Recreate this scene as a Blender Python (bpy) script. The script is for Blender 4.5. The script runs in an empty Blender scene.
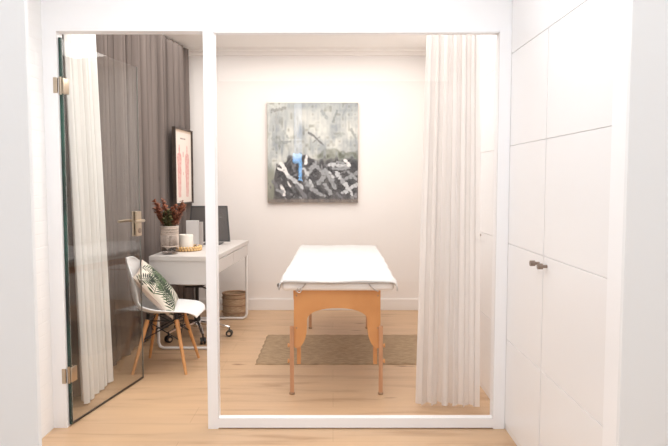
import bpy, bmesh, math, random
from mathutils import Vector, Matrix
import numpy as np
random.seed(7); rng=np.random.default_rng(5)
SC=bpy.context.scene; COL=SC.collection
PI=math.pi

# ------------------------------------------------------------------ materials
def mat(name, base=(.8,.8,.8), rough=.5, metal=0, **kw):
    m=bpy.data.materials.new(name); m.use_nodes=True
    b=m.node_tree.nodes['Principled BSDF']
    b.inputs['Base Color'].default_value=(*base,1); b.inputs['Roughness'].default_value=rough
    b.inputs['Metallic'].default_value=metal
    for k,v in kw.items(): b.inputs[k].default_value=v
    return m
def N(m,t,**kw):
    n=m.node_tree.nodes.new(t)
    for k,v in kw.items():
        if hasattr(n,k): setattr(n,k,v)
    return n
def L(m,a,b): m.node_tree.links.new(a,b)
def noise_bump(m, scale=30, strength=.1, dist=.01, stretch=(1,1,1)):
    tc=N(m,'ShaderNodeTexCoord'); mp=N(m,'ShaderNodeMapping'); mp.inputs['Scale'].default_value=stretch
    ns=N(m,'ShaderNodeTexNoise'); ns.inputs['Scale'].default_value=scale; ns.inputs['Detail'].default_value=4
    bp=N(m,'ShaderNodeBump'); bp.inputs['Strength'].default_value=strength; bp.inputs['Distance'].default_value=dist
    L(m,tc.outputs['Object'],mp.inputs[0]); L(m,mp.outputs[0],ns.inputs['Vector']); L(m,ns.outputs[0],bp.inputs['Height'])
    L(m,bp.outputs[0],m.node_tree.nodes['Principled BSDF'].inputs['Normal']); return ns
def vary(m, c1, c2, scale=8, stretch=(1,1,1), lo=.3, hi=.7, detail=4):
    tc=N(m,'ShaderNodeTexCoord'); mp=N(m,'ShaderNodeMapping'); mp.inputs['Scale'].default_value=stretch
    ns=N(m,'ShaderNodeTexNoise'); ns.inputs['Scale'].default_value=scale; ns.inputs['Detail'].default_value=detail
    cr=N(m,'ShaderNodeValToRGB'); e=cr.color_ramp.elements
    e[0].position=lo; e[0].color=(*c1,1); e[1].position=hi; e[1].color=(*c2,1)
    L(m,tc.outputs['Object'],mp.inputs[0]); L(m,mp.outputs[0],ns.inputs['Vector']); L(m,ns.outputs[0],cr.inputs[0])
    L(m,cr.outputs[0],m.node_tree.nodes['Principled BSDF'].inputs['Base Color']); return m

M={}
M['hall_wall']=mat('hall_wall_paint',(.81,.825,.84),.6); noise_bump(M['hall_wall'],60,.03)
M['room_wall']=mat('room_wall_paint',(.83,.795,.77),.7); noise_bump(M['room_wall'],60,.03)
M['ceiling']=mat('ceiling_paint',(.90,.86,.82),.7); noise_bump(M['ceiling'],40,.03)
M['frame_white']=mat('white_lacquered_frame',(.90,.905,.925),.35); noise_bump(M['frame_white'],50,.02)
M['closet']=mat('closet_lacquer',(.84,.835,.845),.32); noise_bump(M['closet'],50,.02)
M['groove']=mat('closet_groove',(.74,.73,.73),.6); noise_bump(M['groove'],50,.02)
M['white']=mat('matt_white',(.62,.585,.56),.4); noise_bump(M['white'],50,.02)
M['plastic']=mat('white_shell_plastic',(.86,.86,.86),.3); noise_bump(M['plastic'],50,.01)
M['metal']=mat('brushed_nickel',(.52,.43,.33),.32,1); noise_bump(M['metal'],200,.05,.001,(1,1,.05))
M['bronze']=mat('bronze_knob',(.30,.24,.20),.35,1); noise_bump(M['bronze'],200,.05,.001)
M['chrome']=mat('chrome',(.75,.75,.76),.12,1); noise_bump(M['chrome'],80,.01,.001)
M['black']=mat('black_plastic',(.02,.018,.018),.5); noise_bump(M['black'],80,.02,.001)
M['wire']=mat('black_wire',(.03,.03,.03),.4,.6); noise_bump(M['wire'],80,.02,.001)
M['screen']=mat('dark_screen',(.075,.07,.068),.45); vary(M['screen'],(.045,.036,.032),(.075,.062,.055),3)
M['screen_icon']=mat('pale_screen_icon',(.35,.34,.33),.5); vary(M['screen_icon'],(.32,.31,.30),(.36,.35,.34))
M['birch']=vary(mat('birch_plywood',rough=.45),(.62,.27,.085),(.72,.34,.12),6,(1,8,1))
M['paint_white']=mat('white_painted_tube',(.82,.81,.80),.4); noise_bump(M['paint_white'],50,.02)
M['leg_wood']=vary(mat('beech_leg',rough=.45),(.58,.28,.10),(.70,.36,.15),10,(6,6,.6))
M['table_leg']=vary(mat('table_leg_wood',rough=.5),(.50,.24,.12),(.62,.33,.18),10,(6,6,.6))
M['pad']=mat('white_vinyl',(.92,.90,.89),.4); noise_bump(M['pad'],20,.05)
M['fleece']=mat('white_cover_cloth',(.62,.61,.605),.85); noise_bump(M['fleece'],9,.5,.03)
M['elastic']=mat('white_elastic',(.52,.49,.47),.7); noise_bump(M['elastic'],200,.2,.002)
M['candle']=mat('ivory_wax',(.72,.67,.60),.5); noise_bump(M['candle'],20,.03)
M['wick']=mat('dark_wick',(.08,.07,.06),.8); noise_bump(M['wick'],20,.03)
M['card']=mat('white_card',(.60,.58,.57),.6); noise_bump(M['card'],20,.02)
M['pebble']=vary(mat('dark_pebbles',rough=.5),(.05,.04,.035),(.22,.17,.13),40)
M['rope']=mat('cream_cotton_cord',(.62,.52,.45),.9); noise_bump(M['rope'],150,.4,.004)
M['bead']=vary(mat('wooden_beads',rough=.5),(.62,.38,.15),(.75,.52,.25),20)
M['stem']=vary(mat('dried_stem',rough=.8),(.07,.045,.025),(.12,.09,.04),30)
M['red_flower']=vary(mat('dried_red_flower',rough=.9),(.20,.055,.03),(.48,.20,.11),35)
M['green_leaf']=vary(mat('dried_green_leaf',rough=.9),(.07,.07,.025),(.19,.17,.07),35)
M['poster_frame']=vary(mat('dark_brown_frame',rough=.5),(.03,.02,.015),(.06,.04,.03),20)
M['pale_edge']=vary(mat('pale_glass_edge',rough=.2),(.20,.20,.18),(.28,.28,.26),4)
M['door_edge']=mat('green_glass_edge',(.015,.10,.075),.2); vary(M['door_edge'],(.012,.018,.017),(.03,.095,.072),2.2,(1,1,1),.42,.6)
M['canvas_edge']=vary(mat('painting_edge_wood',rough=.6),(.38,.28,.20),(.48,.37,.28),20)
M['hem']=mat('dark_cover_hem',(.12,.10,.09),.8); noise_bump(M['hem'],80,.1)
M['baseboard']=mat('baseboard_paint',(.82,.80,.785),.45); noise_bump(M['baseboard'],50,.02)

def glass(name,tint,f0=.04):
    """thin pane: Schlick reflectance on either side of the surface"""
    m=bpy.data.materials.new(name); m.use_nodes=True; nt=m.node_tree; nt.nodes.clear()
    o=nt.nodes.new('ShaderNodeOutputMaterial'); mx=nt.nodes.new('ShaderNodeMixShader')
    t=nt.nodes.new('ShaderNodeBsdfTransparent'); g=nt.nodes.new('ShaderNodeBsdfGlossy'); f=nt.nodes.new('ShaderNodeLayerWeight')
    t.inputs[0].default_value=(*tint,1); g.inputs['Roughness'].default_value=0.0; f.inputs[0].default_value=.5
    p=nt.nodes.new('ShaderNodeMath'); p.operation='POWER'; p.inputs[1].default_value=5
    a=nt.nodes.new('ShaderNodeMath'); a.operation='MULTIPLY_ADD'; a.inputs[1].default_value=1-f0; a.inputs[2].default_value=f0
    nt.links.new(f.outputs['Facing'],p.inputs[0]); nt.links.new(p.outputs[0],a.inputs[0]); nt.links.new(a.outputs[0],mx.inputs[0])
    nt.links.new(t.outputs[0],mx.inputs[1]); nt.links.new(g.outputs[0],mx.inputs[2]); nt.links.new(mx.outputs[0],o.inputs[0])
    return m
M['glass']=glass('clear_window_glass',(.99,.985,.98),.03)
M['door_glass']=glass('door_glass_tinted',(.96,.962,.955),.045)
M['vase_glass']=glass('vase_glass',(.90,.88,.87),.05)

def cloth(name,c1,c2,trans,alpha=1.0,scale=6):
    m=bpy.data.materials.new(name); m.use_nodes=True; nt=m.node_tree; nt.nodes.clear()
    o=nt.nodes.new('ShaderNodeOutputMaterial'); d=nt.nodes.new('ShaderNodeBsdfDiffuse'); t=nt.nodes.new('ShaderNodeBsdfTranslucent')
    mx=nt.nodes.new('ShaderNodeMixShader'); mx.inputs[0].default_value=trans
    tc=nt.nodes.new('ShaderNodeTexCoord'); mp=nt.nodes.new('ShaderNodeMapping'); mp.inputs['Scale'].default_value=(1,1,.04)
    ns=nt.nodes.new('ShaderNodeTexNoise'); ns.inputs['Scale'].default_value=scale
    cr=nt.nodes.new('ShaderNodeValToRGB'); e=cr.color_ramp.elements; e[0].position=.3; e[1].position=.7
    e[0].color=(*c1,1); e[1].color=(*c2,1)
    nt.links.new(tc.outputs['Object'],mp.inputs[0]); nt.links.new(mp.outputs[0],ns.inputs['Vector']); nt.links.new(ns.outputs[0],cr.inputs[0])
    nt.links.new(cr.outputs[0],d.inputs[0]); nt.links.new(cr.outputs[0],t.inputs[0])
    nt.links.new(d.outputs[0],mx.inputs[1]); nt.links.new(t.outputs[0],mx.inputs[2])
    last=mx
    if alpha<1:
        tr=nt.nodes.new('ShaderNodeBsdfTransparent'); m2=nt.nodes.new('ShaderNodeMixShader'); m2.inputs[0].default_value=alpha
        nt.links.new(tr.outputs[0],m2.inputs[1]); nt.links.new(mx.outputs[0],m2.inputs[2]); last=m2
    nt.links.new(last.outputs[0],o.inputs[0]); return m
M['grey_curtain']=cloth('grey_taupe_curtain',(.135,.112,.102),(.20,.168,.153),.06,1,14)
M['white_curtain']=cloth('white_linen_curtain',(.95,.935,.91),(.98,.975,.965),.15,1,14)
M['sheer']=cloth('sheer_white_curtain',(.88,.85,.83),(.95,.93,.92),.45,.94,12)

def floor_mat():
    m=mat('oak_plank_floor',rough=.42); nt=m.node_tree; b=nt.nodes['Principled BSDF']
    tc=N(m,'ShaderNodeTexCoord')
    br=N(m,'ShaderNodeTexBrick'); br.offset=.37; br.inputs['Scale'].default_value=1
    br.inputs['Brick Width'].default_value=2.1; br.inputs['Row Height'].default_value=.24; br.inputs['Mortar Size'].default_value=.0022
    br.inputs['Mortar Smooth'].default_value=.6; br.inputs['Bias'].default_value=0
    br.inputs['Color1'].default_value=(.96,.96,.96,1); br.inputs['Color2'].default_value=(1.02,1.02,1.02,1); br.inputs['Mortar'].default_value=(.80,.76,.72,1)
    L(m,tc.outputs['Object'],br.inputs['Vector'])
    mp=N(m,'ShaderNodeMapping'); mp.inputs['Scale'].default_value=(.7,5,1)
    n1=N(m,'ShaderNodeTexNoise'); n1.inputs['Scale'].default_value=2.2; n1.inputs['Detail'].default_value=7; n1.inputs['Distortion'].default_value=.6
    L(m,tc.outputs['Object'],mp.inputs[0]); L(m,mp.outputs[0],n1.inputs['Vector'])
    cr=N(m,'ShaderNodeValToRGB'); e=cr.color_ramp.elements
    e[0].position=.28; e[0].color=(.42,.255,.14,1); e[1].position=.62; e[1].color=(.60,.40,.24,1)
    x=cr.color_ramp.elements.new(.45); x.color=(.56,.37,.225,1)
    L(m,n1.outputs[0],cr.inputs[0])
    # elongated knots
    mk=N(m,'ShaderNodeMapping'); mk.inputs['Scale'].default_value=(1.9,5.5,1)
    vo=N(m,'ShaderNodeTexVoronoi'); vo.inputs['Scale'].default_value=1.0; vo.inputs['Randomness'].default_value=1
    n2=N(m,'ShaderNodeTexNoise'); n2.inputs['Scale'].default_value=9
    vm=N(m,'ShaderNodeMixRGB'); vm.blend_type='ADD'; vm.inputs[0].default_value=.12
    L(m,tc.outputs['Object'],mk.inputs[0]); L(m,mk.outputs[0],vm.inputs[1]); L(m,n2.outputs['Color'],vm.inputs[2]); L(m,mk.outputs[0],n2.inputs['Vector'])
    L(m,vm.outputs[0],vo.inputs['Vector'])
    kr=N(m,'ShaderNodeValToRGB'); k=kr.color_ramp.elements; k[0].position=.03; k[0].color=(.34,.22,.16,1); k[1].position=.13; k[1].color=(1,1,1,1)
    L(m,vo.outputs['Distance'],kr.inputs[0])
    a=N(m,'ShaderNodeMixRGB'); a.blend_type='MULTIPLY'; a.inputs[0].default_value=1
    c=N(m,'ShaderNodeMixRGB'); c.blend_type='MULTIPLY'; c.inputs[0].default_value=1
    L(m,cr.outputs[0],a.inputs[1]); L(m,br.outputs['Color'],a.inputs[2]); L(m,a.outputs[0],c.inputs[1]); L(m,kr.outputs[0],c.inputs[2])
    L(m,c.outputs[0],b.inputs['Base Color'])
    return m
M['floor']=floor_mat()
def brick_mat():
    m=mat('white_painted_brick',(.86,.86,.86),.7); b=m.node_tree.nodes['Principled BSDF']
    tc=N(m,'ShaderNodeTexCoord'); mp=N(m,'ShaderNodeMapping'); mp.inputs['Rotation'].default_value=(PI/2,0,PI/2)
    br=N(m,'ShaderNodeTexBrick'); br.inputs['Scale'].default_value=1; br.inputs['Brick Width'].default_value=.21; br.inputs['Row Height'].default_value=.065
    br.inputs['Mortar Size'].default_value=.006; br.inputs['Mortar Smooth'].default_value=.8
    sx=N(m,'ShaderNodeSeparateXYZ'); cx=N(m,'ShaderNodeCombineXYZ')
    L(m,tc.outputs['Object'],sx.inputs[0]); L(m,sx.outputs['Y'],cx.inputs['X']); L(m,sx.outputs['Z'],cx.inputs['Y']); L(m,cx.outputs[0],br.inputs['Vector'])
    bp=N(m,'ShaderNodeBump'); bp.inputs['Strength'].default_value=.18; bp.inputs['Distance'].default_value=.005; bp.invert=True
    L(m,br.outputs['Fac'],bp.inputs['Height']); L(m,bp.outputs[0],b.inputs['Normal']); return m
M['brick']=brick_mat()
def rug_mat():
    m=mat('jute_rug',rough=.95); vary(m,(.30,.20,.115),(.47,.34,.21),22,(1,3,1)); b=m.node_tree.nodes['Principled BSDF']
    tc=N(m,'ShaderNodeTexCoord'); w=N(m,'ShaderNodeTexWave'); w.bands_direction='Y'; w.inputs['Scale'].default_value=30; w.inputs['Distortion'].default_value=1.5
    bp=N(m,'ShaderNodeBump'); bp.inputs['Strength'].default_value=.5; bp.inputs['Distance'].default_value=.006
    L(m,tc.outputs['Object'],w.inputs['Vector']); L(m,w.outputs[0],bp.inputs['Height']); L(m,bp.outputs[0],b.inputs['Normal']); return m
M['rug']=rug_mat()
def wicker_mat(name,c1,c2):
    m=mat(name,rough=.8); vary(m,c1,c2,30,(1,1,4)); b=m.node_tree.nodes['Principled BSDF']
    tc=N(m,'ShaderNodeTexCoord'); w=N(m,'ShaderNodeTexWave'); w.bands_direction='Z'; w.inputs['Scale'].default_value=26; w.inputs['Distortion'].default_value=1
    bp=N(m,'ShaderNodeBump'); bp.inputs['Strength'].default_value=.6; bp.inputs['Distance'].default_value=.006
    L(m,tc.outputs['Object'],w.inputs['Vector']); L(m,w.outputs[0],bp.inputs['Height']); L(m,bp.outputs[0],b.inputs['Normal']); return m
M['wicker']=wicker_mat('pale_wicker',(.42,.27,.155),(.60,.43,.28))
M['wicker_dark']=wicker_mat('brown_wicker_band',(.30,.175,.10),(.42,.26,.15))
def vcol_mat(name,rough=.5):
    m=mat(name,rough=rough); a=N(m,'ShaderNodeVertexColor'); a.layer_name='paint'
    L(m,a.outputs[0],m.node_tree.nodes['Principled BSDF'].inputs['Base Color']); return m
M['painting']=vcol_mat('abstract_oil_paint',.35)
M['poster']=vcol_mat('printed_poster_paper',.5)
M['leaf_fabric']=vcol_mat('palm_leaf_print_fabric',.85)
def emis(name,c,s):
    m=bpy.data.materials.new(name); m.use_nodes=True; nt=m.node_tree; nt.nodes.clear()
    o=nt.nodes.new('ShaderNodeOutputMaterial'); e=nt.nodes.new('ShaderNodeEmission'); e.inputs[0].default_value=(*c,1); e.inputs[1].default_value=s
    nt.links.new(e.outputs[0],o.inputs[0]); return m
M['day']=emis('pale_daylight',(.55,.70,1.0),3.0)
M['day2']=emis('blue_daylight',(.22,.55,1.0),14)

# ------------------------------------------------------------------ mesh helpers (world coordinates)
def bx(bm,x0,x1,y0,y1,z0,z1,bevel=0,seg=2):
    t=bmesh.new(); bmesh.ops.create_cube(t,size=1)
    for v in t.verts: v.co=Vector(((x0+x1)/2+v.co.x*(x1-x0),(y0+y1)/2+v.co.y*(y1-y0),(z0+z1)/2+v.co.z*(z1-z0)))
    if bevel: bmesh.ops.bevel(t,geom=t.edges[:],offset=bevel,segments=seg,profile=.5,affect='EDGES')
    merge(bm,t)
def merge(bm,t):
    me=bpy.data.meshes.new('tmp'); t.to_mesh(me); t.free(); bm.from_mesh(me); bpy.data.meshes.remove(me)
def tube(bm,pts,r,n=10,r1=None,cap=True,closed=False):
    pts=[Vector(p) for p in pts]; k=len(pts); rings=[]; up=None
    for i,p in enumerate(pts):
        if closed: d=(pts[(i+1)%k]-pts[i-1]).normalized()
        else: d=(pts[min(i+1,k-1)]-pts[max(i-1,0)]).normalized()
        if up is None: up=Vector((0,0,1)) if abs(d.z)<.9 else Vector((1,0,0))
        a=d.cross(up).normalized(); b=a.cross(d).normalized(); up=b
        rr=r if r1 is None else r+(r1-r)*i/(k-1)
        rings.append([bm.verts.new(p+a*math.cos(2*PI*j/n)*rr+b*math.sin(2*PI*j/n)*rr) for j in range(n)])
    m=k if closed else k-1
    for i in range(m):
        A,B=rings[i],rings[(i+1)%k]
        for j in range(n): bm.faces.new((A[j],A[(j+1)%n],B[(j+1)%n],B[j]))
    if cap and not closed:
        bm.faces.new(rings[0][::-1]); bm.faces.new(rings[-1])
def lathe(bm,c,prof,n=32,capb=True,capt=True):
    rings=[]
    for r,z in prof: rings.append([bm.verts.new((c[0]+r*math.cos(2*PI*j/n),c[1]+r*math.sin(2*PI*j/n),c[2]+z)) for j in range(n)])
    for A,B in zip(rings,rings[1:]):
        for j in range(n): bm.faces.new((A[j],A[(j+1)%n],B[(j+1)%n],B[j]))
    if capb: bm.faces.new(rings[0][::-1])
    if capt: bm.faces.new(rings[-1])
def sphere(bm,c,r,u=10,v=6,s=(1,1,1)):
    bmesh.ops.create_uvsphere(bm,u_segments=u,v_segments=v,radius=r,matrix=Matrix.Translation(c)@Matrix.Diagonal((*s,1)))
def prism_xz(bm,pts,y0,y1):
    A=[bm.verts.new((x,y0,z)) for x,z in pts]; B=[bm.verts.new((x,y1,z)) for x,z in pts]; n=len(pts)
    bm.faces.new(A); bm.faces.new(B[::-1])
    for i in range(n): bm.faces.new((A[i],B[i],B[(i+1)%n],A[(i+1)%n]))
def grid(bm,f,nu,nv,closed_u=False):
    V=[[bm.verts.new(f(i/nu,j/nv)) for i in range(nu+(0 if closed_u else 1))] for j in range(nv+1)]
    W=len(V[0])
    for j in range(nv):
        for i in range(nu): bm.faces.new((V[j][i],V[j][(i+1)%W],V[j+1][(i+1)%W],V[j+1][i]))
    return V
def rot(bm,c,ang,axis='Z'):
    bmesh.ops.rotate(bm,verts=bm.verts[:],cent=c,matrix=Matrix.Rotation(ang,3,axis))
def wpos(o):
    p=Vector((0,0,0))
    while o: p+=o.location; o=o.parent
    return p
def obj(name,bm,m,parent=None,smooth=False,label=None,loc=None,recalc=True,mods=None):
    if recalc: bmesh.ops.recalc_face_normals(bm,faces=bm.faces[:])
    if parent is not None: base=wpos(parent); l=Vector((0,0,0))
    else:
        xs=[v.co for v in bm.verts]
        base=Vector(loc) if loc else Vector(((min(v.x for v in xs)+max(v.x for v in xs))/2,(min(v.y for v in xs)+max(v.y for v in xs))/2,min(v.z for v in xs)))
        l=base
    for v in bm.verts: v.co-=base
    me=bpy.data.meshes.new(name); bm.to_mesh(me); bm.free()
    me.materials.append(m if not isinstance(m,str) else M[m])
    if smooth:
        for p in me.polygons: p.use_smooth=True
        if smooth=='auto':
            try: me.set_sharp_from_angle(angle=math.radians(35))
            except Exception: pass
    o=bpy.data.objects.new(name,me); COL.objects.link(o); o.location=l
    if parent is not None: o.parent=parent
    if label: o['label']=label
    return o
def tag(o,label,cat,group=None,kind=None):
    o['label']=label; o['category']=cat
    if group: o['group']=group
    if kind: o['kind']=kind
    return o
def thing(name,loc,label,cat,group=None):
    o=bpy.data.objects.new(name,None); COL.objects.link(o); o.location=loc; o.empty_display_size=.1
    return tag(o,label,cat,group)
def struct(name,bm,m,parent=None,label=None,cat=None,**k):
    o=obj(name,bm,m,parent,**k)
    if parent is None:
        o['kind']='structure'
        if label: o['label']=label
        if cat: o['category']=cat
    return o
def box_struct(name,m,label,cat,*boxes,bevel=0):
    bm=bmesh.new()
    for b in boxes: bx(bm,*b,bevel=bevel)
    return struct(name,bm,m,label=label,cat=cat)

# ------------------------------------------------------------------ dimensions
PY=3.215            # front face of the glazed partition
BY=6.24             # back wall of the room
H=2.60              # ceiling height
LX=-1.62; RX=.94    # room side walls
# ------------------------------------------------------------------ the setting
box_struct('floor','floor','pale oak plank floor running through both rooms','floor',(-2.2,2.2,-1.7,BY+.1,-.05,0))
box_struct('ceiling','ceiling','plain cream ceiling over the rooms','ceiling',(-2.2,2.2,-1.7,BY+.1,H,H+.06))
box_struct('wall_back','room_wall','cream back wall behind the massage table','wall',(-1.75,1.1,BY,BY+.1,0,H))
box_struct('wall_left','room_wall','cream side wall behind the long grey curtain','wall',(LX-.1,LX,PY+.08,BY,0,H))
box_struct('wall_right','room_wall','cream right side wall of the treatment room','wall',(RX+.03,RX+.13,5.6,BY,0,H))
box_struct('wall_front','hall_wall','smooth white wall with wide opening nearest to the viewer','wall',
   (-2.2,-.850,1.745,1.765,0,H),(.852,2.2,1.80,1.82,0,H),bevel=.002)
box_struct('wall_hall','brick','white painted brick wall left of the glass door','wall',(-1.60,-1.483,1.766,PY,0,H))
box_struct('wall_partition','frame_white','white wall above the glazed partition and beside the door','wall',
   (-1.60,.925,PY,PY+.075,2.072,H),(-1.60,-1.412,PY,PY+.075,0,2.072),(.905,1.02,PY,PY+.075,0,2.072))
box_struct('wall_rear','hall_wall','plain white wall at the rear of the hall','wall',
   (-2.2,-.56,-1.7,-1.6,0,H),(-.36,2.2,-1.7,-1.6,0,H),(-.56,-.36,-1.7,-1.6,2.36,H),(-.56,-.36,-1.7,-1.6,0,1.25))
box_struct('wall_hall_side','hall_wall','white side walls of the near hall','wall',(-2.3,-2.2,-1.7,1.765,0,H),(2.2,2.3,-1.7,1.82,0,H))
box_struct('trim_1','ceiling','cream cornice along the top of the back wall','cornice',(LX,RX,BY-.05,BY,2.545,H),(LX,RX,BY-.14,BY,2.575,H))
box_struct('baseboard_back','baseboard','white baseboard along the back wall','baseboard',(LX,RX,BY-.015,BY,0,.115),bevel=.003)
box_struct('baseboard_left','baseboard','white baseboard along the left wall of the room','baseboard',(LX,LX+.015,PY+.08,BY-.02,0,.115),bevel=.003)
# glazed window of the partition
w=box_struct('window_1','frame_white','large white framed interior window onto the massage room','window',
   (-.661,-.608,PY-.012,PY+.062,0,2.072),(.848,.908,PY-.012,PY+.062,0,2.072),(-.608,.848,PY-.012,PY+.040,.006,.055),(-.608,.848,PY+.004,PY+.02,0,.006),(-.608,.848,PY-.004,PY+.062,2.066,2.073),bevel=0)
bm=bmesh.new(); bx(bm,-.608,.848,PY-.009,PY-.003,.055,2.066); struct('pane',bm,'glass',w)
bm=bmesh.new()
for q in ((-.608,-.605,.055,2.066),(.845,.848,.055,2.066),(-.608,.848,2.060,2.066),(-.608,.848,.055,.0575)): bx(bm,q[0],q[1],PY-.011,PY-.0092,q[2],q[3])
struct('glazing_bead',bm,'groove',w)
# rear window of the hall (seen only as a blue streak in the glass)
w2=box_struct('window_2','white','narrow window frame in the hall rear wall','window',(-.56,-.52,-1.66,-1.6,1.25,2.36),(-.40,-.36,-1.66,-1.6,1.25,2.36),(-.52,-.40,-1.66,-1.6,2.32,2.36),(-.52,-.40,-1.66,-1.6,1.25,1.29))
bm=bmesh.new(); bx(bm,-.50,-.388,-1.64,-1.63,1.668,2.31); struct('pane',bm,'day',w2)
bm=bmesh.new(); bx(bm,-.521,-.446,-1.64,-1.63,1.54,1.665); struct('pane',bm,'day2',w2)
bm=bmesh.new(); bx(bm,-.444,-.388,-1.64,-1.63,1.31,1.665); struct('pane',bm,'day2',w2)

# glass door, standing open into the room
hinge=Vector((-1.405,PY+.03,0)); free=Vector((-1.262,4.045,0))
d=(free-hinge); DL=d.length; ang=math.atan2(d.y,d.x)
dr=bpy.data.objects.new('door_1',None); COL.objects.link(dr); dr.location=hinge; dr['kind']='structure'
dr['label']='frameless glass door standing open beside the window'; dr['category']='door'
def dbm(build):
    bm=bmesh.new(); build(bm)
    for v in bm.verts: v.co+=hinge
    rot(bm,hinge,ang); return bm
obj('door_pane',dbm(lambda b:bx(b,.004,DL-.003,-.004,.004,.012,2.04)),'door_glass',dr)
def edge(b): bx(b,-.008,.004,-.010,.004,.012,2.045)
obj('door_edge',dbm(edge),'door_edge',dr,label='dark green polished glass edge')
obj('bottom_seal',dbm(lambda b:bx(b,.004,DL,-.004,.004,.006,.014)),'poster_frame',dr,label='thin dark seal along the bottom')
obj('door_edge',dbm(lambda b:bx(b,DL-.003,DL,-.004,.004,.012,2.04)),'pale_edge',dr)
for z in (1.80,.280):
    def hg(b):
        bx(b,-.008,.044,-.018,-.005,z-.040,z+.040,.003); bx(b,-.008,.044,.005,.016,z-.040,z+.040,.003)
        t=bmesh.new(); tube(t,[(-.006,0,z-.045),(-.006,0,z+.045)],.009); merge(b,t)
    h=obj('hinge',dbm(hg),'metal',dr,smooth='auto')
    bm=bmesh.new(); bx(bm,-1.432,-1.412,PY-.004,PY+.012,z-.040,z+.040,.002); obj('hinge_plate',bm,'metal',h)
def plate(b): bx(b,DL-.075,DL-.012,-.018,-.004,.955,1.115,.003); bx(b,DL-.075,DL-.012,.004,.018,.955,1.115,.003)
pl=obj('lock_plate',dbm(plate),'metal',dr)
def lev(b):
    for s in (-1,1):
        t=bmesh.new(); tube(t,[(DL-.042,s*.016,1.055),(DL-.042,s*.052,1.055),(DL-.06,s*.056,1.055),(DL-.17,s*.056,1.055)],.0085); merge(b,t)
obj('door_handle',dbm(lev),'metal',pl,smooth='auto')
def cyl(b):
    t=bmesh.new(); tube(t,[(DL-.042,-.022,.99),(DL-.042,.022,.99)],.017,16); merge(b,t)
obj('lock_cylinder',dbm(cyl),'bronze',pl,smooth='auto')

# ------------------------------------------------------------------ wardrobes along the right side
def wardrobe(label,X,y0,y1,seams,knobs,doors_label,grooves=(.484,.987,1.489,1.956,2.44)):
    t=thing('wardrobe',(X+.3,(y0+y1)/2,0),label,'wardrobe')
    bm=bmesh.new(); bx(bm,X+.022,X+.55,y0,y1,0,H-.001); obj('carcass',bm,'groove',t)
    bm=bmesh.new(); bx(bm,X+.004,X+.022,y0,y1,0,.03); obj('plinth',bm,'baseboard',t)
    for i,(a,b) in enumerate(seams):
        bm=bmesh.new()
        zs=[.032]+list(grooves)+[H-.004]
        bx(bm,X+.005,X+.021,a+.002,b-.002,.032,H-.004)
        for z0,z1 in zip(zs,zs[1:]): bx(bm,X,X+.006,a+.0015,b-.0015,z0+.0012,z1-.0012,.001,1)
        dobj=obj('wardrobe_door',bm,'closet',t)
        if knobs[i] is not None:
            ky,kz=knobs[i]
            bm=bmesh.new(); tube(bm,[(X,ky,kz),(X-.022,ky,kz)],.007,12); tube(bm,[(X-.020,ky-.0,kz),(X-.040,ky,kz)],.0125,16)
            obj('knob',bm,'bronze',dobj,smooth='auto')
    return t
wardrobe('tall white wardrobe in the hall with two bronze knobs side by side',.909,1.825,PY,[(2.665,PY-.002),(2.035,2.661)],[(2.715,.948),(2.615,.948)],'')
bm=bmesh.new(); bx(bm,.905,.925,1.825,2.031,0,H-.004,.002); obj('side_filler',bm,'frame_white',bpy.data.objects['wardrobe'])
wardrobe('tall white wardrobe inside the room beyond the sheer curtain',.94,PY+.08,5.6,[(PY+.085,3.97),(3.975,4.62),(4.625,5.58)],[(3.93,.967),None,(4.67,.967)],'')

# ------------------------------------------------------------------ curtains
def curtain(name,m,label,cat,path,zt,zb,folds,amp,parent=None,nv=24,flare=None,seed=1,hem=None):
    """path(u,w)->(x,y,nx,ny): centre line and normal; w=0 top, 1 bottom"""
    r=random.Random(seed); ph=[r.uniform(-.5,.5) for _ in range(60)]; am=[r.uniform(.55,1.2) for _ in range(60)]
    bm=bmesh.new(); nu=folds*14
    def f(u,w):
        x,y,nx,ny=path(u,w); q=u*folds; i=int(q)%60; j=(i+1)%60; s=q-int(q)
        s=s*s*(3-2*s)
        A=(am[i]*(1-s)+am[j]*s); P=(ph[i]*(1-s)+ph[j]*s)
        o=amp*A*math.sin(2*PI*q+P+.5*w*math.sin(q*1.7))*(.72+.35*w)+amp*.22*math.sin(4.6*PI*q+3*P)
        tx,ty=ny,-nx; k=amp*.35*math.cos(4*PI*q+P)
        return (x+nx*o+tx*k,y+ny*o+ty*k,zt+(zb-zt)*w)
    grid(bm,f,nu,nv)
    return obj(name,bm,m,parent,smooth=True,recalc=False)
def root_curtain(name,loc,label): return thing(name,loc,label,'curtain')
# long grey curtain on the left wall
c=root_curtain('long_curtain',(-1.52,4.8,0),'floor length taupe grey pleated curtain along the left wall')
def gp(u,w):
    y=3.36+u*(6.13-3.36); x=-1.560+.155*max(0,(u-.3)/.7)**2
    return x,y,1,0
curtain('fabric','grey_curtain','','',gp,H-.025,.02,22,.040,c,seed=3)
bm=bmesh.new(); bx(bm,-1.545,-1.515,3.33,6.17,H-.026,H); obj('curtain_track',bm,'white',c)
# white linen curtain bunched by the open door
c=root_curtain('linen_curtain',(-1.43,3.75,0),'opaque white linen curtain bunched behind the open glass door')
def wp(u,w):
    top=(3.42,.45); bot=(3.545,.465)
    y0=top[0]+(bot[0]-top[0])*w; L_=top[1]+(bot[1]-top[1])*w
    return -1.470+.012*w+.0*u, y0+u*L_,1,0
curtain('fabric','white_curtain','','',wp,H-.025,.012,6,.028,c,seed=5)
bm=bmesh.new(); bx(bm,-1.475,-1.445,3.33,4.1,H-.026,H); obj('curtain_track',bm,'white',c)
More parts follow.
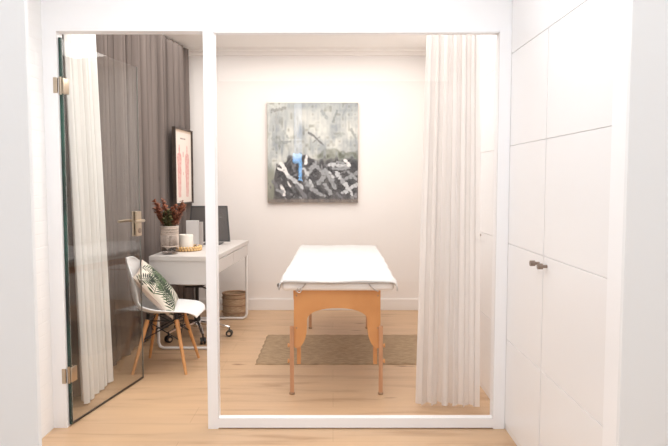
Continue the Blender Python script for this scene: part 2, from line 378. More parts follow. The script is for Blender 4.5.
# sheer curtain behind the right end of the window
c=root_curtain('sheer_curtain',(.66,3.53,0),'sheer white gathered curtain hanging behind the window, right side')
def sp(u,w):
    x0=.535-.055*w; x1=.80+.035*w
    return x0+(x1-x0)*u, 3.53+.02*math.sin(u*5),0,1
curtain('fabric','sheer','','',sp,H-.025,.012,6,.032,c,seed=11)
bm=bmesh.new(); bx(bm,.44,.88,3.515,3.545,H-.026,H); obj('curtain_track',bm,'white',c)

# ------------------------------------------------------------------ rug
bm=bmesh.new()
def rf(u,v):
    x=-.556+u*1.36; y=4.35+v*.85
    e=min(u,1-u,v,1-v)
    return (x+.004*math.sin(v*40),y+.004*math.sin(u*57),.004+.008*min(1,e*30)+.0015*math.sin(u*90)*math.sin(v*60))
V=grid(bm,rf,70,44)
ex=bmesh.ops.extrude_face_region(bm,geom=bm.faces[:]); 
for g in ex['geom']:
    if isinstance(g,bmesh.types.BMVert): g.co.z=.0005
tag(obj('jute_rug',bm,'rug',smooth=True),'flat brown woven jute rug on the floor under the massage table','rug')

# ------------------------------------------------------------------ massage table
T=thing('massage_table',(.02,4.66,0),'portable wooden massage table with white pad in the room centre','massage table')
XL,XR=-.240,.291; xc=(XL+XR)/2
def end_panel():
    pts=[(XL,.645),(XL,.300),(XL+.004,.289),(XL+.014,.284),(XL+.028,.286),(XL+.044,.296),(XL+.058,.316),(XL+.070,.345),(XL+.077,.380),(XL+.080,.42),(XL+.080,.455)]
    for k in range(1,11):
        a=PI-k/11*PI/2; pts.append((XL+.080+.185*(1+math.cos(a))**1.15,.455+.078*math.sin(a)))
    h=pts+[(xc,.533)]
    mir=[(2*xc-x,z) for x,z in pts[::-1]]
    return h+mir
for y0,l in ((3.755,None),(5.42,None)):
    bm=bmesh.new(); prism_xz(bm,end_panel(),y0,y0+.018); p=obj('end_panel',bm,'birch',T)
    if y0<4:
        for sx in (XL+.016,XR-.016):
            for z in (.61,.41):
                bm=bmesh.new(); tube(bm,[(sx,y0-.002,z),(sx,y0+.002,z)],.004,8); obj('screw',bm,'bronze',p)
def leg_at(x,y):
    bm=bmesh.new(); bx(bm,x-.012,x+.012,y-.010,y+.010,.012,.425,.002); l=obj('leg',bm,'table_leg',T)
    bm=bmesh.new(); lathe(bm,(x,y,0),[(.016,0),(.017,.008),(.013,.013)],16); obj('foot_cap',bm,'wicker_dark',l,smooth='auto')
    s=-1 if x<0 else 1
    for z in (.305,.208):
        bm=bmesh.new(); tube(bm,[(x+s*.010,y,z),(x+s*.018,y,z)],.007,12); tube(bm,[(x+s*.016,y,z),(x+s*.026,y,z)],.013,14); obj('knob',bm,'birch',l,smooth='auto')
leg_at(-.252,3.742); leg_at(.293,3.742); leg_at(-.202,5.45); leg_at(.305,5.45)
for y in (3.80,5.39):
    for x in (-.212,.262):
        bm=bmesh.new(); bx(bm,x-.012,x+.012,y-.02,y+.02,.175,.63,.003); obj('inner_brace',bm,'birch',T)
for x in (-.235,.275):
    bm=bmesh.new(); bx(bm,x-.009,x+.009,3.775,5.418,.585,.645); obj('side_rail',bm,'birch',T)
for x in (-.20,.24):  # folding struts under the top
    bm=bmesh.new(); tube(bm,[(x,3.85,.50),(x,4.55,.60)],.006,8); tube(bm,[(x,5.35,.50),(x,4.65,.60)],.006,8); obj('strut',bm,'chrome',T)
bm=bmesh.new(); bx(bm,-.312,.372,3.718,5.765,.645,.703,.022,4); obj('pad',bm,'pad',T,smooth='auto')
for s,x in ((-1,-.165),(1,.215)):
    pts=[(x,3.712,.692),(x+s*.012,3.706,.675),(x+s*.035,3.706,.655),(x+s*.06,3.708,.645)]
    bm=bmesh.new(); tube(bm,pts,.0035,8); obj('elastic_loop',bm,'elastic',T,smooth=True)
bm=bmesh.new(); n=18
tube(bm,[(-.205+.014*math.cos(2*PI*k/n),3.704,.652+.014*math.sin(2*PI*k/n)) for k in range(n)],.0032,8,closed=True); obj('ring',bm,'chrome',T,smooth=True)
# cover lying on the table
bm=bmesh.new()
def cov(u,v):
    # u across, v along
    hw=.352; c0=.030
    s=(u-.5)*2*(hw+.030); a=abs(s); sg=1 if s>=0 else -1
    if a<=hw-.012: x=s; dz=0
    else:
        e=min(1,(a-(hw-.012))/.042); x=sg*(hw-.012+.020*math.sin(e*PI/2)); dz=-.042*e*e
    y=3.694+v*2.09; x+=.02*v
    z=.713+dz
    y+= (.006*math.sin(u*9+1)+.004*math.sin(u*23))*(1-v)
    if v<.02: z-=.007*(1-v/.02)
    if v>.985: z-=.03*(v-.985)/.015
    z+=.004*math.sin(u*11+v*17)*math.sin(v*23+2)+.003*math.sin(u*31)*math.sin(v*9)
    if v<.04 and (u<.06 or u>.94): z-=.010
    z+= .006*math.exp(-((v-.03)/.02)**2)
    return (c0+x+.003*math.sin(v*40)*(a/hw),y,z)
grid(bm,cov,70,110)
cv=obj('table_cover',bm,'fleece',smooth=True,recalc=False)
md=cv.modifiers.new('thick','SOLIDIFY'); md.thickness=.008; md.offset=-1
tag(cv,'soft white padded cover spread over the top of the massage table','cover')
bm=bmesh.new()
hp=[(.030+(-.362),3.712,.663)]+[( .030+(u-.5)*2*.355,3.694+.006*math.sin(u*9+1)+.004*math.sin(u*23)-.002,.702) for u in [k/40 for k in range(1,40)]]+[(.030+.362,3.712,.663)]
tube(bm,hp,.0028,6); 
obj('hem',bm,'elastic',cv,smooth=True)
bm=bmesh.new(); lathe(bm,(-.330,3.722,.668),[(.004,0),(.010,.008),(.009,.018),(.003,.024)],10); obj('corner_tab',bm,'hem',cv,smooth=True,label='dark corner tab')

# ------------------------------------------------------------------ abstract painting
def smooth_noise(h,w,cy,cx):
    g=rng.random((cy+2,cx+2)); ys=np.linspace(0,cy,h); xs=np.linspace(0,cx,w)
    yi=ys.astype(int); xi=xs.astype(int); fy=(ys-yi)[:,None]; fx=(xs-xi)[None,:]
    fy=fy*fy*(3-2*fy); fx=fx*fx*(3-2*fx)
    a=g[np.ix_(yi,xi)]; b=g[np.ix_(yi,xi+1)]; c=g[np.ix_(yi+1,xi)]; d_=g[np.ix_(yi+1,xi+1)]
    return (a*(1-fx)+b*fx)*(1-fy)+(c*(1-fx)+d_*fx)*fy
def srgb(c): c=np.asarray(c,float)/255; return np.where(c<=.04045,c/12.92,((c+.055)/1.055)**2.4)
PH,PW=260,240
vv,uu=np.mgrid[0:PH,0:PW]; U=uu/(PW-1); Vv=vv/(PH-1)
n1=smooth_noise(PH,PW,7,8); n2=smooth_noise(PH,PW,26,30); n3=smooth_noise(PH,PW,70,60); nv_=smooth_noise(PH,PW,8,50)
img=np.zeros((PH,PW,3)); 
top=np.array([146,152,155.]); lite=np.array([208,209,202.])
k=np.clip((n1*.55+n2*.3+nv_*.3-.28)/.5,0,1)[...,None]
img=top*(1-k)+lite*k
edge_=np.clip(1-Vv/.28,0,1)[...,None]*(nv_[...,None]*.9)
img=img*(1-.38*edge_)+np.array([120,128,128.])*.38*edge_
img-= (np.clip(n2-.62,0,1)*130)[...,None]*np.array([1,1,1.05])
def blend(mask,c): 
    global img
    mask=np.clip(mask,0,1)[...,None]; img=img*(1-mask)+np.array(c,float)*mask
def stroke(x0,y0,x1,y1,wd,c,rough=.5,op=.95):
    ax,ay=(x0-25)/358,(y0-30)/385; bx_,by_=(x1-25)/358,(y1-30)/385; wd=wd*1.18/360
    dx,dy=bx_-ax,by_-ay; L2=dx*dx+dy*dy
    t=((U-ax)*dx+(Vv-ay)*dy)/L2; tc=np.clip(t,0,1)
    dd=np.hypot(U-ax-tc*dx,Vv-ay-tc*dy)
    m=np.clip((wd*(.8+rough*(n3-.5)*1.6)-dd)/(wd*.25)+.5,0,1)
    blend(m*op*(.72+.5*n3),c)
# smudges of the upper half
for s in [(60,185,115,180,5,(128,134,132)),(45,165,80,190,5,(150,155,150)),(90,140,110,165,5,(140,146,142)),(295,160,325,150,5,(150,155,152)),(355,130,375,165,5,(130,134,130)),
          (190,145,215,165,4,(70,72,72)),(213,163,245,190,2.6,(86,86,84)),(232,160,205,183,2.4,(110,110,106)),(300,60,285,100,5,(120,128,128)),(240,60,262,90,5,(132,138,138)),(330,60,322,85,4,(140,145,144)),
          (40,60,95,52,6,(122,122,116)),(60,70,62,110,5,(165,165,160))]: stroke(*s,.8,.6)
# green hedge-like band
bd=np.interp(U,[0,.08,.15,.3,.42,.55,.65,.75,.87,1],[.60,.60,.585,.505,.50,.50,.455,.45,.48,.47])+(n2-.5)*.05
blend(np.clip((Vv-bd)/.025,0,1)*np.clip((.60-Vv)/.08,0,1)*np.clip((U-.5)/.08,0,1)*(.25+1.1*(n2-.2)),(84,88,72))
bd2=np.interp(U,[0,.06,.1,.16,.25,.33,.42,.5,.6,.7,.85,1],[.9,.8,.62,.60,.52,.53,.50,.55,.55,.53,.55,.54])+(n2-.5)*.07
blend(np.clip((Vv-bd2)/.05,0,1)*(.80+.25*n3),(46,44,46))
blend(np.clip((n1-.55)/.2,0,1)*np.clip((Vv-.6)/.1,0,1)*.45,(104,100,100))
blend(np.clip((.085-U)/.02,0,1)*np.clip((Vv-.6)/.1,0,1)*.85,(136,138,122))
blend(np.clip((n2-.66)/.1,0,1)*np.clip((Vv-.62)/.03,0,1)*.7,(92,88,92))
rs=random.Random(12)
for k in range(130):
    x_=rs.uniform(60,380); y_=rs.uniform(258,400); a_=rs.choice([-.8,.75,.6,-.6,1.2])+rs.uniform(-.3,.3); l_=rs.uniform(12,38); g_=rs.choice([50,70,110,22,22,22,150])
    stroke(x_,y_,x_+l_*math.cos(a_),y_+l_*math.sin(a_),rs.uniform(2,6),(g_,g_,g_+3),.9,.7)
G1=(150,152,154); G2=(196,198,200); WH=(228,226,224); G3=(112,112,116)
for s in [(105,308,160,356,9,G2),(78,262,100,300,7,WH),(66,280,92,296,4,WH),(180,235,176,262,6,WH),(215,262,180,312,8,G1),(215,270,245,300,7,G1),(188,308,168,282,6,G2),
          (178,338,222,378,9,G1),(192,330,205,352,5,G2),(262,300,228,338,9,G1),(252,290,292,352,9,G1),(266,268,350,272,6,G2),(285,285,345,280,6,G1),(300,300,340,352,8,G2),(318,332,380,300,8,G1),
          (345,295,375,322,6,G1),(322,378,378,345,8,G2),(252,345,274,378,8,G1),(330,250,346,268,6,WH),(300,258,325,262,5,G1),(80,352,92,384,6,WH),(60,366,84,372,6,G1),(120,262,132,290,5,G3),
          (140,350,175,392,7,G3),(225,380,252,390,5,G1),(300,380,320,398,5,G3),(285,318,272,300,5,G2),(46,330,60,352,6,G3),(345,352,360,384,5,G2),(105,335,116,352,4,WH)]:
    stroke(*s,.55,.95)
blend(np.clip((Vv-.955)/.02,0,1)*(.4+.6*n2),(128,116,106))
img=np.clip(img,12,240)
def painted_face(name,corners,im,m,parent,off=0):
    """grid mesh with per-vertex paint; corners: TL,TR,BL in world coordinates"""
    h,w_=im.shape[:2]; TL,TR,BL=[Vector(c_) for c_ in corners]
    base=wpos(parent)
    bm=bmesh.new(); grid(bm,lambda u,v: TL+(TR-TL)*u+(BL-TL)*v-base,w_-1,h-1)
    me=bpy.data.meshes.new(name); bm.to_mesh(me); bm.free(); me.materials.append(M[m])
    a=me.color_attributes.new('paint','FLOAT_COLOR','POINT')
    col=np.ones((h*w_,4)); col[:,:3]=srgb(im.reshape(-1,3)); a.data.foreach_set('color',col.ravel().astype(np.float32))
    o=bpy.data.objects.new(name,me); COL.objects.link(o); o.parent=parent; return o
P=thing('abstract_painting',(-.205,BY-.02,1.10),'large grey, black and white abstract painting hanging on back wall','painting')
bm=bmesh.new(); bx(bm,-.655,.250,BY-.038,BY-.001,1.092,2.083,.002); obj('stretcher_edge',bm,'canvas_edge',P)
painted_face('canvas',[(-.652,BY-.040,2.081),(.2485,BY-.040,2.081),(-.652,BY-.040,1.095)],img,'painting',P)

# ------------------------------------------------------------------ framed print on the left
Fp=thing('framed_print',(-1.39,5.75,1.10),'narrow dark framed print of pink figures before the grey curtain','picture')
a0=Vector((-1.388,5.50,0)); a1=Vector((-1.352,6.02,0)); dd=(a1-a0); FL=dd.length; fa=math.atan2(dd.y,dd.x)
def fbm(build):
    bm=bmesh.new(); build(bm)
    for v in bm.verts: v.co+=a0
    rot(bm,a0,fa); return bm
z0,z1=1.10,1.79
def fr(b):
    bx(b,0,FL,0,.032,z0,z0+.012); bx(b,0,FL,0,.032,z1-.012,z1); bx(b,0,.012,0,.032,z0+.012,z1-.012); bx(b,FL-.012,FL,0,.032,z0+.012,z1-.012); bx(b,.012,FL-.012,.018,.03,z0+.012,z1-.012)
obj('frame',fbm(fr),'poster_frame',Fp)
ih,iw=150,110
yy,xx=np.mgrid[0:ih,0:iw]; Y_=yy/(ih-1); X_=xx/(iw-1)
pim=np.ones((ih,iw,3))*np.array([226,214,204.]); pn=smooth_noise(ih,iw,50,20)
def pm(m,c):
    global pim
    m=np.clip(m,0,1)[...,None]; pim=pim*(1-m)+np.array(c,float)*m
pm((abs(Y_-.12)<.008)*((abs(X_-.5)<.16))*(.35+.5*pn),(120,100,95))
pm((Y_<.035)*.5,(205,170,140))
for cx in (.28,.74):
    ax=abs(X_-cx)
    wdt=np.interp(Y_,[0,.2,.22,.29,.31,.34,.40,.5,.58,.7,.92,.93,1],[0,0,.03,.035,.025,.11,.13,.10,.11,.09,.07,0,0])
    pm((ax<wdt)*(.45+.5*pn),(208,140,134))
    pm((ax<.012)*(Y_>.6)*(Y_<.93)*.8,(226,214,204))
pm((abs(X_-.51)<.025)*(Y_>.3)*(Y_<.37)*.5,(190,110,110))
pm((abs(X_-.51)<.02)*(Y_>.58)*(Y_<.62)*.5,(190,110,110))
ux=dd.normalized(); nn=Vector((ux.y,-ux.x,0))
q0=a0+ux*.012+nn*(-.0165); q1=a0+ux*(FL-.012)+nn*(-.0165)
painted_face('print_paper',[(q0.x,q0.y,z1-.012),(q1.x,q1.y,z1-.012),(q0.x,q0.y,z0+.012)],pim,'poster',Fp)

# ------------------------------------------------------------------ desk
D=thing('desk',(-1.09,5.24,0),'white desk with drawers and tubular sled leg beside grey curtain','desk')
def quad_prism(bm,pts,z0,z1):
    A=[bm.verts.new((x,y,z0)) for x,y in pts]; B=[bm.verts.new((x,y,z1)) for x,y in pts]; n=len(pts)
    bm.faces.new(A[::-1]); bm.faces.new(B)
    for i in range(n): bm.faces.new((A[i],A[(i+1)%n],B[(i+1)%n],B[i]))
p0=Vector((-1.375,4.60)); p1=Vector((-.878,4.56)); p2=Vector((-.800,5.87)); p3=Vector((-1.33,5.90))
def lerp4(s,t): # s across 0..1, t along 0..1
    a=p0+(p1-p0)*s; b=p3+(p2-p3)*s; q=a+(b-a)*t; return (q.x,q.y)
def blk(bm,s0,s1,t0,t1,z0,z1): quad_prism(bm,[lerp4(s0,t0),lerp4(s1,t0),lerp4(s1,t1),lerp4(s0,t1)],z0,z1)
bm=bmesh.new(); blk(bm,0,1,0,1,.715,.75); bmesh.ops.bevel(bm,geom=bm.edges[:],offset=.003,segments=2,affect='EDGES'); obj('desk_top',bm,'white',D)
bm=bmesh.new(); blk(bm,.0,.98,.004,.024,.540,.7145); obj('end_panel',bm,'white',D)
bm=bmesh.new(); blk(bm,.03,.955,.026,.985,.615,.7145); obj('drawer_box',bm,'white',D)
for t0,t1 in ((.028,.50),(.504,.984)):
    bm=bmesh.new(); blk(bm,.957,.995,t0,t1,.612,.710); dw=obj('drawer',bm,'white',D)
    bm=bmesh.new(); a=lerp4(.999,(t0+t1)/2-.05); b=lerp4(.999,(t0+t1)/2+.05); tube(bm,[(a[0],a[1],.7125-.004),(b[0],b[1],.7125-.004)],.003,8); obj('pull',bm,'groove',dw)
for xl,xr,yl in ((-1.355,-.905,4.745),(-1.30,-.815,5.80)):
    bm=bmesh.new()
    tube(bm,[(xl,yl,.614),(xl,yl,.06),(xl+.012,yl,.028),(xl+.04,yl,.014),(xr-.04,yl,.014),(xr-.012,yl,.028),(xr,yl,.06),(xr,yl,.614)],.012,12)
    obj('sled_leg',bm,'paint_white',D,smooth='auto')

# ------------------------------------------------------------------ things on the desk
DZ=.7505
# glass vase wrapped in macrame
c0=(-1.254,4.742,DZ)
Va=thing('vase',c0,'glass cylinder vase wrapped in cream macrame, nearest on the desk','vase')
bm=bmesh.new(); lathe(bm,c0,[(.055,0),(.062,.006),(.0625,.20),(.0625,.215)],36,True,False); lathe(bm,c0,[(.052,.01),(.057,.016),(.0575,.215)],36,True,False); obj('glass_body',bm,'vase_glass',Va,smooth='auto')
bm=bmesh.new()
for k in range(60):
    r=.044*math.sqrt(random.random()); a=random.random()*2*PI
    sphere(bm,(c0[0]+r*math.cos(a),c0[1]+r*math.sin(a),DZ+.026+random.random()*.028),.009,7,5,(1,1,.8))
obj('pebbles',bm,'pebble',Va,smooth=True)['kind']='stuff'
bm=bmesh.new(); R=.0655
for z,rr in ((.212,.0055),(.200,.005),(.150,.003),(.062,.004)):
    tube(bm,[(c0[0]+R*math.cos(2*PI*k/32),c0[1]+R*math.sin(2*PI*k/32),DZ+z) for k in range(32)],rr,6,closed=True)
n=44
for k in range(n):
    for s in (-1,1):
        pts=[]
        for q in range(7):
            t=q/6; a=2*PI*(k+s*.75*t*2)/n; pts.append((c0[0]+R*math.cos(a),c0[1]+R*math.sin(a),DZ+.208-.058*t))
        tube(bm,pts,.0022,5)
    a=2*PI*k/n; ln=.07+.045*abs(((k*4/n)%1)-.5)*2
    tube(bm,[(c0[0]+R*math.cos(a),c0[1]+R*math.sin(a),DZ+.15),(c0[0]+R*math.cos(a),c0[1]+R*math.sin(a),DZ+.15-ln)],.0026,5)
obj('macrame_wrap',bm,'rope',Va,smooth=True)
# dried stems
def stem(kind,tx,ty,tz,idx):
    name={'r':'dried_flower','g':'leafy_stem'}[kind]
    bm=bmesh.new()
    bxx=c0[0]+(tx-c0[0])*.10; byy=c0[1]+(ty-c0[1])*.10
    P0=Vector((bxx-(tx-c0[0])*.12,byy,DZ+.06)); P1=Vector((c0[0]+(tx-c0[0])*.28,c0[1]+(ty-c0[1])*.28,DZ+.215)); P2=Vector((tx,ty,tz))
    pts=[]
    for q in range(9):
        t=q/8; pts.append(P0*(1-t)**2+P1*2*t*(1-t)+P2*t*t)
    o=thing(name,tuple(P0),{'r':'dried stem with feathery rust red blossoms standing in the macrame vase','g':'dark green dried leafy stem low in the macrame vase'}[kind],
        {'r':'dried flower','g':'dried leaf stem'}[kind],{'r':'rust red dried flowers in the vase','g':'green dried stems in the vase'}[kind])
    tube(bm,pts,.0022,6,.0012); obj('stem',bm,'stem',o,smooth=True)
    bm=bmesh.new(); r=random.Random(idx)
    for q in range(150 if kind=='r' else 110):
        t=r.uniform(.55,1.0) if kind=='r' else r.uniform(.45,1.0)
        p=P0*(1-t)**2+P1*2*t*(1-t)+P2*t*t
        dr_=Vector((r.uniform(-1,1),r.uniform(-1,1),r.uniform(-.2,1))).normalized()
        ln=r.uniform(.014,.034); s=Vector((-dr_.y,dr_.x,.3)).normalized()*ln*(.26 if kind=='r' else .34)
        e=p+dr_*ln; m_=p+dr_*ln*.55
        v=[bm.verts.new(p),bm.verts.new(m_+s),bm.verts.new(e),bm.verts.new(m_-s)]; bm.faces.new(v)
    obj('blossoms' if kind=='r' else 'leaves',bm,'red_flower' if kind=='r' else 'green_leaf',o,recalc=False)
hd=[(-1.365,4.74,1.155),(-1.335,4.70,1.135),(-1.31,4.78,1.165),(-1.375,4.77,1.10),(-1.28,4.72,1.12),(-1.20,4.70,1.125),(-1.15,4.74,1.155),(-1.165,4.78,1.11),(-1.13,4.72,1.125),(-1.235,4.76,1.10),(-1.345,4.73,1.07),(-1.175,4.70,1.07)]
for i,h_ in enumerate(hd): stem('r',*h_,i)
for i,h_ in enumerate([(-1.29,4.72,1.07),(-1.25,4.70,1.085),(-1.21,4.72,1.07),(-1.26,4.77,1.06),(-1.23,4.68,1.03),(-1.28,4.68,1.02)]): stem('g',*h_,i+40)

# woven tray with bead rim
tc_=(-1.178,4.985,DZ)
Tr=thing('tray',tc_,'round natural woven tray with beaded rim on the desk','tray')
bm=bmesh.new(); lathe(bm,tc_,[(.095,0),(.107,.004),(.109,.018),(.104,.020),(.100,.008),(.001,.007)],36,True,False); obj('tray_base',bm,'wicker',Tr,smooth='auto')
bm=bmesh.new()
for k in range(30):
    a=2*PI*k/30
    for zz in (.011,.030): sphere(bm,(tc_[0]+.109*math.cos(a+zz*4),tc_[1]+.109*math.sin(a+zz*4),DZ+zz),.0108,8,6)
obj('bead_rim',bm,'bead',Tr,smooth=True)
# candle
cc=(-1.180,4.955,DZ+.0075)
Ca=thing('candle',cc,'thick ivory pillar candle standing on the woven tray','candle')
bm=bmesh.new(); lathe(bm,cc,[(.052,0),(.057,.004),(.0575,.118),(.054,.124),(.045,.118),(.001,.116)],36,True,False); obj('wax',bm,'candle',Ca,smooth='auto')
bm=bmesh.new(); tube(bm,[(cc[0],cc[1],cc[2]+.115),(cc[0]+.001,cc[1],cc[2]+.130)],.0015,6); obj('wick',bm,'wick',Ca)
# small wooden ball on the tray
bm=bmesh.new(); sphere(bm,(-1.110,5.03,DZ+.0265),.019,16,10)
tag(obj('wooden_ball',bm,'bronze',smooth=True),'small dark brown ball on the tray right of the candle','ball')
# white upright box
bm=bmesh.new(); bx(bm,-1.236,-1.130,5.20,5.225,DZ,DZ+.228,.002); o=obj('box',bm,'card')
tag(o,'slim white upright box standing behind the candle','box')
bm=bmesh.new(); bx(bm,-1.128,-1.100,5.205,5.24,DZ,DZ+.215,.001); tag(obj('notebook',bm,mat('taupe_cover',(.40,.36,.34),.6)),'narrow taupe notebook upright against the slim white box','notebook')
# dark screen leaning back
Mo=thing('monitor',(-1.07,5.42,DZ),'dark leaning flat screen with black bezel on the desk','monitor')
def lean(bm):
    rot(bm,Vector((0,5.42,DZ)),math.radians(-14),'X')
    rot(bm,Vector((-1.07,5.42,DZ)),math.radians(3),'Z')
b0,b1,t0_,t1_=-1.275,-.905,-1.255,-.935
zb,zt=DZ+.030,DZ+.350
def trap(bm,i,y0,y1,zbi,zti):
    f_=lambda z,side:(b0+(t0_-b0)*((z-zb)/(zt-zb)) if side==0 else b1+(t1_-b1)*((z-zb)/(zt-zb)))
    pts=[(f_(zbi,0)+i,zbi),(f_(zbi,1)-i,zbi),(f_(zti,1)-i,zti),(f_(zti,0)+i,zti)]
    prism_xz(bm,pts,y0,y1)
bm=bmesh.new(); trap(bm,0,5.42,5.436,zb,zt); lean(bm); obj('bezel',bm,'black',Mo)
bm=bmesh.new(); trap(bm,.014,5.4185,5.4205,zb+.016,zt-.014); lean(bm); sc_=obj('display',bm,'screen',Mo)
bm=bmesh.new(); bx(bm,-1.0,-.985,5.4165,5.4182,DZ+.245,DZ+.250); lean(bm); obj('screen_icon',bm,'screen_icon',sc_)
bm=bmesh.new(); bx(bm,-1.15,-.99,5.42,5.60,DZ,DZ+.008,.002); bx(bm,-1.10,-1.04,5.50,5.52,DZ+.008,DZ+.18,.003); bx(bm,-1.10,-1.04,5.42,5.45,DZ+.0,DZ+.045,.002); obj('stand',bm,'black',Mo)

# ------------------------------------------------------------------ woven basket behind the desk
bc=(-.945,5.99,0)
# stands under the desk end, right of the leg
bc=(-.955,5.98,.001)
B=thing('basket',bc,'round woven basket with brown bands on floor past the desk','basket')
bm=bmesh.new(); lathe(bm,bc,[(.105,0),(.116,.01),(.121,.08),(.122,.16),(.118,.222),(.110,.223),(.113,.16),(.110,.02),(.001,.018)],40,True,False); obj('basket_body',bm,'wicker',B,smooth='auto')
for z in (.222,.185,.115,.045):
    bm=bmesh.new(); r=.1225 if z<.2 else .117
    tube(bm,[(bc[0]+r*math.cos(2*PI*k/40),bc[1]+r*math.sin(2*PI*k/40),z) for k in range(40)],.006 if z<.2 else .009,8,closed=True)
    obj('rim' if z>.2 else 'band',bm,'wicker_dark',B,smooth=True)

# ------------------------------------------------------------------ shell chair
Cx,Cy=-1.178,4.325
Ch=thing('dining_chair',(Cx,Cy,0),'white moulded shell chair on splayed wooden legs by the glass door','chair')
prof=[(.262,.405,.150,0,0),(.245,.430,.185,.0,.004),(.20,.440,.208,0,.014),(.12,.436,.220,0,.026),(.02,.428,.226,.004,.040),(-.07,.428,.226,.014,.056),(-.135,.446,.222,.032,.062),(-.175,.490,.214,.058,.050),(-.197,.545,.206,.074,.034),(-.210,.610,.196,.072,.018),(-.222,.680,.180,.062,.008),(-.236,.745,.150,.048,0),(-.246,.785,.110,.034,-.004),(-.251,.805,.060,.024,-.006)]
def shell(u,w):
    q=w*(len(prof)-1); i=min(int(q),len(prof)-2); s=q-i
    def cr(k):
        p=[prof[max(0,min(len(prof)-1,i+j))][k] for j in (-1,0,1,2)]
        return .5*((2*p[1])+(-p[0]+p[2])*s+(2*p[0]-5*p[1]+4*p[2]-p[3])*s*s+(-p[0]+3*p[1]-3*p[2]+p[3])*s**3)
    f_,z,hw,fwd,up=[cr(k) for k in range(5)]
    t=(u-.5)*2; e=abs(t)**2.6
    return (Cx-.016+f_+fwd*e,Cy+hw*t*(1-.06*t*t),z-.028+up*e)
bm=bmesh.new(); grid(bm,shell,28,52); sh=obj('seat_shell',bm,'plastic',Ch,smooth=True,recalc=False)
md=sh.modifiers.new('thick','SOLIDIFY'); md.thickness=.008; md.offset=0
bm=bmesh.new()
tops={}
for sx in (-1,1):
    for sy in (-1,1):
        a=Vector((Cx+.0+sx*.095,Cy+sy*.10,.378)); b=Vector((Cx+sx*.182,Cy+sy*.200,0))
        tops[(sx,sy)]=(a,b)
        t=bmesh.new(); tube(t,[b,b+(a-b)*.6,a+(b-a)*.06],.0095,14,.0165); l=obj('leg',t,'leg_wood',Ch,smooth='auto')
        t=bmesh.new(); tube(t,[a+(b-a)*.05,a+Vector((0,0,.018))],.011,10); obj('leg_socket',t,'wire',l,smooth='auto')
t=bmesh.new()
K=[(-1,-1),(1,-1),(1,1),(-1,1)]
for i in range(4):
    A=tops[K[i]]; Bq=tops[K[(i+1)%4]]
    hi=lambda P_:P_[0]+(P_[1]-P_[0])*.08; lo=lambda P_:P_[0]+(P_[1]-P_[0])*.42
    tube(t,[hi(A),lo(Bq)],.0035,8); tube(t,[hi(Bq),lo(A)],.0035,8); tube(t,[hi(A),hi(Bq)],.0045,8)
obj('wire_brace',t,'wire',Ch,smooth='auto')

# cushion with palm leaves
cs=220; vvv,uuu=np.mgrid[0:cs,0:cs]; CU=uuu/(cs-1); CV=vvv/(cs-1)
ci=np.ones((cs,cs,3))*np.array([214,206,192.])
def leafm(m,c):
    global ci
    m=np.clip(m,0,1)[...,None]; ci=ci*(1-m)+np.array(c,float)*m
def seg(ax,ay,bx_,by_,w0,c,taper=True,op=1):
    dx,dy=bx_-ax,by_-ay; L2=dx*dx+dy*dy+1e-9
    t=((CU-ax)*dx+(CV-ay)*dy)/L2; tc=np.clip(t,0,1); dd_=np.hypot(CU-ax-tc*dx,CV-ay-tc*dy)
    wd=w0*(np.sin(np.clip(tc,0,1)*PI*.92+.12) if taper else 1)
    leafm(((wd-dd_)/.004+.5)*op,c)
greens=[(34,48,30),(52,70,42),(72,90,60),(26,36,26),(96,110,84)]
rr=random.Random(4)
def frond(x,y,a,L_,n,curl,c):
    px,py=x,y
    for k in range(n):
        t=k/(n-1); aa=a+curl*t; nx_,ny_=px+math.cos(aa)*L_/n,py+math.sin(aa)*L_/n
        seg(px,py,nx_,ny_,.006,c,False)
        ll=.25*L_*math.sin(PI*(.15+.8*t))+.07
        for s in (-1,1): 
            b=aa+s*(1.15-.55*t); seg(px,py,px+math.cos(b)*ll*1.25,py+math.sin(b)*ll*1.25,.0135,rr.choice(greens) if rr.random()<.4 else c)
        px,py=nx_,ny_
frond(.98,.98,-2.5,.85,15,.4,greens[0]); frond(.02,.45,-.35,.62,13,.5,greens[1]); frond(.55,.02,1.35,.6,13,-.6,greens[3])
frond(.35,.98,-1.9,.55,12,.3,greens[1]); frond(.65,.45,.3,.45,10,.4,greens[0]); frond(.75,.7,-1.9,.5,11,-.4,greens[3]); frond(.3,.2,1.1,.5,11,.5,greens[0]); frond(.1,1.0,-1.2,.5,11,.5,greens[0]); frond(.95,.15,2.6,.5,11,-.5,greens[2]); frond(.02,.08,.5,.35,9,.3,greens[3])
Cc=Vector((Cx-.060,Cy-.005,.555)); A_=Vector((0,1,0)); B_=Vector((-.62,0,.785)).normalized(); Nn=Vector((.785,0,.62)).normalized()
Cu=thing('cushion',(Cx-.055,Cy,.43),'square cream cushion with green palm leaf print on shell chair','cushion')
tw=math.radians(13); A2=A_*math.cos(tw)+B_*math.sin(tw); B2=-A_*math.sin(tw)+B_*math.cos(tw)
def cush(side):
    def f_(u,v):
        s,t=(u-.5)*2,(v-.5)*2
        puff=max(0,(1-s*s)*(1-t*t))**.45
        k=1-.09*(1-abs(s)**2)*abs(t)**6 ; k2=1-.09*(1-abs(t)**2)*abs(s)**6
        return Cc+A2*(s*.195*k2)+B2*(-t*.195*k)+Nn*(side*.062*puff)
    return f_
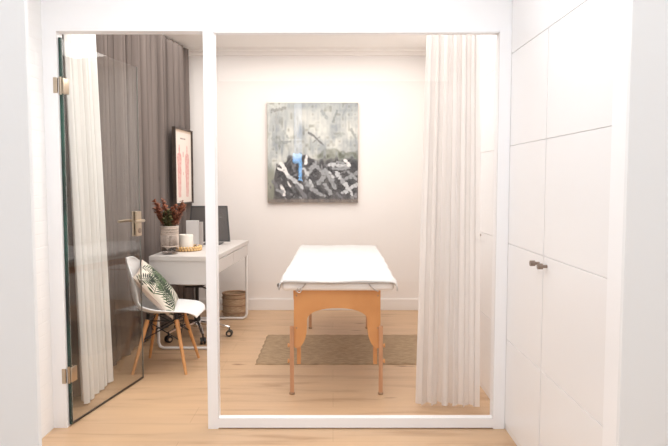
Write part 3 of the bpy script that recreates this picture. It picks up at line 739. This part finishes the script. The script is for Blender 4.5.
for side,nm in ((1,'front_cover'),(-1,'back_cover')):
    bm=bmesh.new(); grid(bm,cush(side),cs-1,cs-1) if side==1 else grid(bm,cush(side),40,40)
    if side==1:
        base=wpos(Cu)
        for v in bm.verts: v.co-=base
        me=bpy.data.meshes.new(nm); bm.to_mesh(me); bm.free(); me.materials.append(M['leaf_fabric'])
        a=me.color_attributes.new('paint','FLOAT_COLOR','POINT'); col=np.ones((cs*cs,4)); col[:,:3]=srgb(ci.reshape(-1,3)); a.data.foreach_set('color',col.ravel().astype(np.float32))
        for p in me.polygons: p.use_smooth=True
        o=bpy.data.objects.new(nm,me); COL.objects.link(o); o.parent=Cu
    else: obj(nm,bm,'rope',Cu,smooth=True,recalc=False)
bm=bmesh.new(); ff=cush(0); rim=[ff(k/20,0) for k in range(20)]+[ff(1,k/20) for k in range(20)]+[ff(1-k/20,1) for k in range(20)]+[ff(0,1-k/20) for k in range(20)]
tube(bm,rim,.004,6,closed=True); obj('piping',bm,'rope',Cu,smooth=True)

# ------------------------------------------------------------------ office stool under the desk
ox,oy=-1.145,5.17
S=thing('office_chair',(ox,oy,0),'low swivel stool with chrome star base tucked under desk','office chair')
bm=bmesh.new(); lathe(bm,(ox-.03,oy,0),[(.10,.455),(.165,.46),(.175,.48),(.17,.505),(.14,.515),(.001,.517)],36,True,False); obj('seat',bm,'white',S,smooth='auto')
bm=bmesh.new(); bx(bm,ox-.09,ox+.06,oy-.07,oy+.07,.425,.455,.008); tube(bm,[(ox+.04,oy-.05,.435),(ox+.10,oy-.12,.43)],.006,8); obj('tilt_mechanism',bm,'black',S)
bm=bmesh.new(); tube(bm,[(ox,oy,.10),(ox,oy,.26)],.026,16); tube(bm,[(ox,oy,.26),(ox,oy,.43)],.015,16); obj('gas_lift',bm,'black',S,smooth='auto')
bm=bmesh.new(); lathe(bm,(ox,oy,.085),[(.035,0),(.042,.02),(.036,.05),(.02,.055)],24); obj('hub',bm,'chrome',S,smooth='auto')
cast=[(-1.337,4.965),(-1.045,4.91),(-.875,5.16),(-1.06,5.42),(-1.36,5.36)]
for x,y in cast:
    v=Vector((x-ox,y-oy,0)); 
    bm=bmesh.new(); tube(bm,[(ox+v.x*.1,oy+v.y*.1,.118),(ox+v.x*.6,oy+v.y*.6,.104),(ox+v.x,oy+v.y,.078)],.019,10,.012)
    l=obj('base_arm',bm,'chrome',S,smooth='auto')
    bm=bmesh.new(); d_=v.normalized(); p=Vector((-d_.y,d_.x,0))
    for s in (-1,1):
        q=Vector((x,y,.0285))+p*s*.013; tube(bm,[q-p*.008,q+p*.008],.028,20)
    tube(bm,[(x,y,.03),(x,y,.085)],.007,8)
    k=obj('caster',bm,'black',l,smooth='auto')
    for s in (-1,1):
        bm=bmesh.new(); q=Vector((x,y,.0285))+p*s*.0215; tube(bm,[q,q+p*s*.002],.014,16)
        obj('caster_cap',bm,'chrome',l,smooth='auto')

# ------------------------------------------------------------------ lights
def area(name,loc,rot_,size,sy,power,col):
    d_=bpy.data.lights.new(name,'AREA'); d_.shape='RECTANGLE'; d_.size=size; d_.size_y=sy; d_.energy=power; d_.color=col
    o=bpy.data.objects.new(name,d_); COL.objects.link(o); o.location=loc; o.rotation_euler=rot_; return o
area('hall_light',(0,.02,H-.03),(0,0,0),4.2,3.1,57,(.89,.95,1.0))
area('vestibule_light',(-.2,2.25,H-.03),(0,0,0),1.8,.7,23,(.90,.96,1.0))
area('room_light',(-.3,4.62,H-.03),(0,0,0),2.4,2.5,66,(1,.965,.93))
wd=bpy.data.worlds.new('world'); SC.world=wd; wd.use_nodes=True
wd.node_tree.nodes['Background'].inputs[0].default_value=(1,1,1,1); wd.node_tree.nodes['Background'].inputs[1].default_value=.5

# ------------------------------------------------------------------ camera
cam=bpy.data.cameras.new('camera'); co=bpy.data.objects.new('camera',cam); COL.objects.link(co)
cam.sensor_width=36; cam.lens=36*620/668; cam.shift_x=1/668
co.location=(0,0,1.31); co.rotation_euler=(PI/2-math.atan(42/620),0,0); cam.clip_start=.02
SC.camera=co
SC.view_settings.view_transform='Standard'; SC.view_settings.look='None'; SC.view_settings.exposure=0.0; SC.view_settings.gamma=1.0
SC.cycles.max_bounces=12; SC.cycles.diffuse_bounces=6; SC.cycles.transparent_max_bounces=16; SC.cycles.use_denoising=True
SC.cycles.sample_clamp_indirect=6
